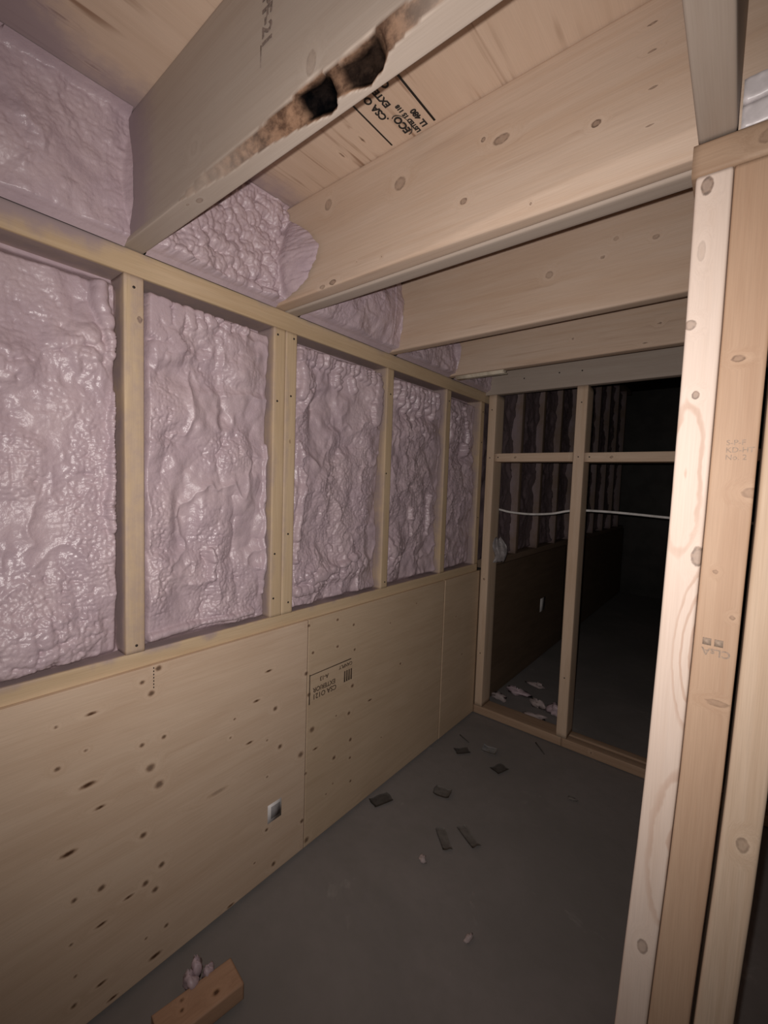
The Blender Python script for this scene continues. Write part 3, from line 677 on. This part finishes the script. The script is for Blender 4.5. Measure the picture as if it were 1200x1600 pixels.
# ------------------------------------------------------------------ near right partition: three posts under a plate
wr = root('wall_right', label='near partition of three close posts under a brown plate', cat='wall', kind='structure')
YR = .335
def bow(x_of_z):
    zs = [p[0] for p in x_of_z]; dx = [p[1] for p in x_of_z]
    def f(P):
        P = P.copy(); P[:, 0] += np.interp(P[:, 2], zs, dx); return P, None
    return f
BZ = [(0, -.030), (.15, -.026), (.33, -.0195), (.45, -.015), (.60, -.009), (.73, -.005), (.9, -.002), (1.07, .0), (1.3, .001), (1.5, .000)]
pk = [((.911, YR, 1.017), (.007, .05, .012), .8), ((.8935, YR, 1.222), (.004, .05, .005), .85), ((.898, YR, .462), (.006, .05, .010), .7), ((.889, YR, 1.478), (.006, .05, .010), .9),
      ((.882, YR, 1.311), (.006, .05, .006), .7), ((.888, YR, 1.40), (.004, .05, .012), .25)]
def looper(P):
    x = P[:, 0]; z = P[:, 2]
    a = 1-np.clip(np.hypot((x-.925)/.036, (z-.895)/.13), 0, 1)
    b = 1-np.clip(np.hypot((x-.925)/.045, (z-.62)/.16), 0, 1)
    c = 1-np.clip(np.hypot((x-.890)/.028, (z-1.12)/.14), 0, 1)
    return np.maximum(a, np.maximum(b*.55, c*.45))
stud_v('post', .8765, YR, .039, 1.4915, .0375, .089, M['pale'], wr, res=.004, side_res=(.002, .02, .02, .02), knots=pk, loop=looper, deform=bow(BZ), r=.0035,
       label='pale bowed post with looping growth rings')
ok_ = [((.933, YR, 1.262), (.007, .05, .004), .7), ((.945, YR, .834), (.012, .05, .004), .45), ((.958, YR, 1.10), (.010, .05, .006), .45), ((.951, YR, .946), (.003, .05, .003), .6), ((.93, YR, 1.0), (.003, .05, .003), .5)]
po = stud_v('post', .9148, YR+.001, .039, 1.4915, .0445, .089, M['red'], wr, res=.005, side_res=(.0025, .02, .02, .02), knots=ok_, deform=bow(BZ), r=.003,
       label='reddish post between the two pale ones')
stud_v('post', .9635, YR-.001, .039, 1.4915, .038, .089, M['spruce'], wr, res=.006, side_res=(.003, .02, .02, .02), deform=bow(BZ), r=.004,
       knots=[((.985, YR, .667), (.006, .05, .009), .6)])
beam_x('top_plate', .872, 1.70, YR-.002, 1.492, .091, .0405, M['brown'], wr, res=.01, side_res=(.01, .02, .02, .006), r=.006,
       knots=[((.945, YR, 1.512), (.010, .05, .008), .5), ((.99, YR, 1.505), (.005, .05, .005), .7)])
beam_x('bottom_plate', .84, 1.70, YR, .0005, .089, .038, M['brown'], wr, res=.05)
for x in (1.24, 1.62): stud_v('post', x, YR, .039, 1.4915, .038, .089, M['spruce'], wr, res=.05)
for k, (s, z) in enumerate((('S-P-F', 1.158), ('KD-HT', 1.149), ('No. 2', 1.140))):
    text('stamp_text', s, (.9290, YR+.0006, z), (1, 0, 0), (0, 0, 1), .009, M['ink_pale'], po, .0001)
text('stamp_text', 'CLsA', (.951, YR+.0006, .902), (-1, 0, 0), (0, 0, -1), .013, M['ink_pale'], po, .0003)
for xx in (.922, .934): bar('stamp_patch', (xx, YR+.0006, .906), (1, 0, 0), (0, 0, 1), .009, .009, M['ink_pale'], po)

# ------------------------------------------------------------------ outer shell, out of view
for nm, lab, O, D in (('wall_far', 'dark foundation wall at the far end', (-.2, 4.9, 0), (2.9, .1, 2.2)),
                      ('wall_back', 'dark foundation wall behind the viewer', (-.2, -2.3, 0), (2.9, .1, 1.78)),
                      ('wall_side', 'dark foundation wall far to the right', (2.6, -2.2, 0), (.1, 7.1, 2.2)),
                      ('wall_outer', 'dark sheathing behind the foam of the left wall', (-.17, -2.2, 0), (.03, 7.1, 2.2))):
    V = [(a*D[0], b*D[1], c*D[2]) for a in (0, 1) for b in (0, 1) for c in (0, 1)]
    q = [(0, 1, 3, 2), (4, 6, 7, 5), (0, 4, 5, 1), (2, 3, 7, 6), (0, 2, 6, 4), (1, 5, 7, 3)]
    o = mk(nm, V, q, M['dark'], None, None, False); o.location = O
    tag(o, lab, 'wall', kind='structure')

# ------------------------------------------------------------------ loose things
def thin(name, cx, cy, l, wd, ang, mat, label, cat, th=.0012, curl=.0012, z=.0012, seed=1, group=None):
    na, nb = 9, 6
    u, v = np.meshgrid(np.linspace(-.5, .5, na), np.linspace(-.5, .5, nb), indexing='ij')
    u = u.ravel(); v = v.ravel()
    hz = curl*(4*u*u)**1.5*(1+.4*np.sin(v*5+seed)) + .0008*np.sin(u*9+seed)
    hz -= hz.min()
    jx = 1+.05*np.sin(v*7+seed)
    top = np.column_stack([u*l*jx, v*wd*(1+.04*np.sin(u*8+seed)), hz+th]); bot = top.copy(); bot[:, 2] -= th
    q = [tuple(r_) for r_ in grid_quads(na, nb)]; n = na*nb
    qb = [(a+n, d+n, c+n, b+n) for a, b, c, d in q]
    ring = [k*nb for k in range(na)] + [(na-1)*nb+k for k in range(1, nb)] + [k*nb+nb-1 for k in range(na-2, -1, -1)] + [k for k in range(nb-2, 0, -1)]
    qs = [(ring[k], ring[k]+n, ring[(k+1) % len(ring)]+n, ring[(k+1) % len(ring)]) for k in range(len(ring))]
    qs = [s[::-1] for s in qs]
    o = mk(name, np.vstack([top, bot]), q+qb+qs, mat, None, None, False)
    o.location = (cx, cy, z); o.rotation_euler = (0, 0, ang)
    return tag(o, label, cat, group)
GS = 'dark card scraps on the concrete'
thin('card_scrap', .055, .787, .075, .045, math.radians(70), M['card'], 'dark card scrap against the foot of the plywood', 'scrap', group=GS, seed=1)
thin('card_scrap', .196, .962, .060, .050, math.radians(15), M['card_grey'], 'faint torn grey scrap in the middle of the floor', 'scrap', group=GS, seed=2, curl=.006)
thin('card_scrap', .307, .787, .085, .030, math.radians(-42), M['card_grey'], 'left of two parallel dark strips on the floor', 'scrap', group=GS, seed=3)
thin('card_scrap', .361, .846, .085, .030, math.radians(-28), M['card_grey'], 'right of two parallel dark strips on the floor', 'scrap', group=GS, seed=4)
thin('card_scrap', .128, 1.226, .058, .038, math.radians(50), M['card'], 'small dark card scrap left of the clear plastic piece', 'scrap', group=GS, seed=5)
thin('card_scrap', .294, 1.222, .060, .042, math.radians(72), M['card'], 'dark diamond-shaped card scrap nearer the end partition', 'scrap', group=GS, seed=6)
thin('plastic_scrap', .212, 1.308, .060, .048, math.radians(10), M['clear'], 'glossy clear plastic piece on the floor by the partition', 'plastic', seed=7, curl=.005)
def stick(name, p, q, r, mat, label, cat):
    p = Vector(p); q = Vector(q); d = (q-p); o = lumber(name, p, (d.normalized(), d.normalized().cross(Vector((0, 0, 1))).normalized()*-1, Vector((0, 0, 1))), (d.length, r*2, r*1.6), mat, None, res=d.length/4, r=r*.5)
    return tag(o, label, cat)
stick('wood_splinter', (.062, 1.322, .0), (.118, 1.297, .0), .0022, M['card'], 'thin dark splinter beside the plywood corner', 'splinter')
stick('wood_splinter', (.336, 1.492, .0), (.392, 1.435, .0), .0025, M['card'], 'thin dark splinter near the partition bottom plate', 'splinter')
def lumpy(name, c, rad, mat, label=None, cat=None, seed=0, group=None, parent=None, amp=.5):
    na, nb = 14, 9; V = []
    rg = np.random.RandomState(seed)
    ph = rg.uniform(0, 6, 6)
    for i in range(na):
        for j in range(nb):
            a = 2*math.pi*i/na; b = math.pi*(j+.5)/nb - math.pi/2
            k = 1+amp*(.4*math.sin(2*a+ph[0]+b)+.3*math.sin(3*b+ph[1]+a)+.3*math.sin(5*a+ph[2])+.25*math.sin(7*a+3*b+ph[3]))
            V.append((rad[0]*k*math.cos(a)*math.cos(b), rad[1]*k*math.sin(a)*math.cos(b), rad[2]*max(-1, k*math.sin(b))))
    V = np.array(V); V[:, 2] -= V[:, 2].min()
    q = [(i*nb+j, ((i+1) % na)*nb+j, ((i+1) % na)*nb+j+1, i*nb+j+1) for i in range(na) for j in range(nb-1)]
    o = mk(name, V, q, mat, parent, None, True, None, [[i*nb for i in range(na)][::-1], [i*nb+nb-1 for i in range(na)]])
    o.location = c
    return tag(o, label, cat, group) if parent is None else o
lumpy('foam_crumb', (.301, .680, 0), (.012, .010, .006), M['foam_chip'], 'small pale foam crumb in front of the two dark strips', 'foam crumb', 3)
lumpy('foam_crumb', (.511, .570, 0), (.007, .014, .005), M['foam_chip'], 'pale elongated foam crumb nearest the viewer on the floor', 'foam crumb', 4)
lumpy('foam_crumb', (.562, 1.24, 0), (.014, .008, .004), M['card_grey'], 'flat greyish foam crumb near the right of the floor', 'foam crumb', 5)
GF = 'foam offcuts behind the end partition'
labs = ['pale foam offcut at the foot of the far left wall', 'long foam offcut lying behind the left partition bay', 'upright white foam flake behind the partition',
        'mauve foam wedge beside the middle partition stud', 'flat pale foam strip just behind the bottom plate', 'smallest foam crumb farthest behind the partition']
for k, (x, y, a, b, c, mt) in enumerate(((.05, 1.75, .045, .020, .014, 'foam_chip'), (.11, 1.86, .05, .022, .016, 'foam'), (.235, 1.80, .030, .010, .018, 'foam_chip'),
                              (.325, 1.79, .035, .032, .026, 'foam'), (.26, 1.70, .050, .010, .008, 'foam_chip'), (.15, 2.02, .045, .012, .012, 'foam_chip'))):
    lumpy('foam_offcut', (x, y, 0), (a, b, c), M[mt], labs[k], 'foam offcut', 20+k, group=GF, amp=.85)

# offcut of lumber with a tuft of foam, on the floor near the plywood
ob = root('lumber_offcut', (.104, -.005, .0), label='orange-brown lumber offcut with a pink foam tuft near the plywood', cat='offcut')
ang = math.radians(82); ca, sa = math.cos(ang), math.sin(ang)
bpy.context.view_layer.update()
lumber('block', (.186, -.012, .001), ((ca, sa, 0), (-sa, ca, 0), (0, 0, 1)), (.160, .068, .038), M['offcut'], ob, res=.004, side_res=(.02, .01, .004, .01),
       knots=[((.180, .10, .038), (.007, .010, .03), 1.), ((.140, .048, .038), (.005, .006, .02), .8), ((.157, .040, .038), (.005, .006, .02), .9)], r=.004)
for k, (x, y, z, a, b, c) in enumerate(((.100-.104, .105, .030, .014, .012, .022), (.112-.104, .085, .034, .018, .014, .016), (.122-.104, .12, .036, .010, .014, .012))):
    t = lumpy('foam_tuft', (x+.006, y-.004, z-.012), (a, b, c), M['foam'], seed=40+k, parent=ob)

# sticker on the plywood: white label with a plain grey field
st = root('sticker', (.0124, .3675, .188), label='small white sticker with a grey square on the plywood', cat='sticker')
bar('label_sheet', (.0122, .3455, .161), (0, 1, 0), (0, 0, 1), .0455, .052, M['white'], st, .0006)
bar('printed_square', (.0129, .3560, .170), (0, 1, 0), (0, 0, 1), .030, .034, M['grey_print'], st, .0003)
st2 = root('sticker', (.0124, 2.459, .356), label='tiny white sticker on plywood beyond the partition', cat='sticker')
bar('label_sheet', (.0122, 2.41, .31), (0, 1, 0), (0, 0, 1), .09, .085, M['white'], st2, .0006)

# pipe strung behind the partition studs
def tube(name, pts, r, mat, parent=None, seg=10, sub=8):
    P = [Vector(p) for p in pts]; C = []
    for i in range(len(P)-1):
        p0 = P[max(i-1, 0)]; p1 = P[i]; p2 = P[i+1]; p3 = P[min(i+2, len(P)-1)]
        for k in range(sub):
            t = k/sub
            C.append(.5*((2*p1)+(p2-p0)*t+(2*p0-5*p1+4*p2-p3)*t*t+(3*p1-p0-3*p2+p3)*t*t*t))
    C.append(P[-1]); V = []
    for i, c in enumerate(C):
        d = (C[min(i+1, len(C)-1)]-C[max(i-1, 0)]).normalized(); s = d.cross(Vector((0, 0, 1))).normalized(); u = s.cross(d)
        V += [tuple(c+s*r*math.cos(2*math.pi*k/seg)+u*r*math.sin(2*math.pi*k/seg)) for k in range(seg)]
    n = len(C)
    q = [(i*seg+k, i*seg+(k+1) % seg, (i+1)*seg+(k+1) % seg, (i+1)*seg+k) for i in range(n-1) for k in range(seg)]
    return mk(name, V, q, mat, parent, None, True, None, [list(range(seg))[::-1], [(n-1)*seg+k for k in range(seg)]])
yb = YP+.089+.0055
pp = tube('water_pipe', [(.020, yb, .992), (.06, yb, .987), (.11, yb, .979), (.204, yb, .976), (.30, yb, .985), (.368, yb, 1.001), (.425, yb, 1.008), (.52, yb, 1.009), (.62, yb, 1.006), (.73, yb, 1.001), (.83, yb, .998), (1.0, yb, 1.0), (1.24, yb, 1.0)], .0052, M['pipe'])
tag(pp, 'thin white plastic pipe sagging behind the partition studs', 'pipe')

# crumpled plastic on the back of the first partition stud
na, nb = 14, 12; V = []
for i in range(na):
    for j in range(nb):
        u = i/(na-1); v = j/(nb-1)
        wdt = .012+.040*math.sin(math.pi*min(1, .15+v*.85))*(1-.35*v)
        V.append((.0560+wdt*u, YP+.045+.055*u+.012*math.sin(7*v+3*u)+.006*math.sin(19*u+5*v), .735+.115*v+.008*math.sin(9*u)*(v)))
q = [tuple(r_) for r_ in grid_quads(na, nb)]
o = mk('plastic_film', V, q, M['film_grey'], None, None, True)
sm = o.modifiers.new('thick', 'SOLIDIFY'); sm.thickness = .0008
tag(o, 'crumpled whitish plastic film hanging on the left partition stud', 'plastic film')

# pale shim strip under the fourth joist, next to the wall plate
s = root('shim_strip', (.030, 1.212, ZJ-.012), label='short pale grooved strip fixed under the fourth joist', cat='strip')
for k in range(3):
    bx = lumber('strip_layer', (.030+.002*k, 1.205, ZJ-.001-.0042*(k+1)), (X, Y, Z), (.205-.004*(k == 1), .026-.003*(k == 1), .0038), M['shim'], s, res=.05, r=.0008)
# white film tucked behind the blocking, above the near plate
s = root('film_bundle', (.9165, .333, 1.5335), label='bright white folded film on the plate beside the blocking', cat='plastic film')
for k in range(2):
    zb = 1.5338+.031*k
    na, nb = 40, 10; V = []
    for i in range(na):
        for j in range(nb):
            x = .9175+.20*i/(na-1); t = j/(nb-1)
            V.append((x, .3465-.006*min(1, 5*math.sin(math.pi*t))+.0008*math.sin(x*210+k)*math.sin(6*t)+.0004*math.sin(x*700+7*t), zb+.0295*t+.001*math.sin(x*60)))
    o = mk('film_fold', V, [tuple(r_)[::-1] for r_ in grid_quads(na, nb)], M['film'], s, None, True, Matrix())
    sm = o.modifiers.new('thick', 'SOLIDIFY'); sm.thickness = .001
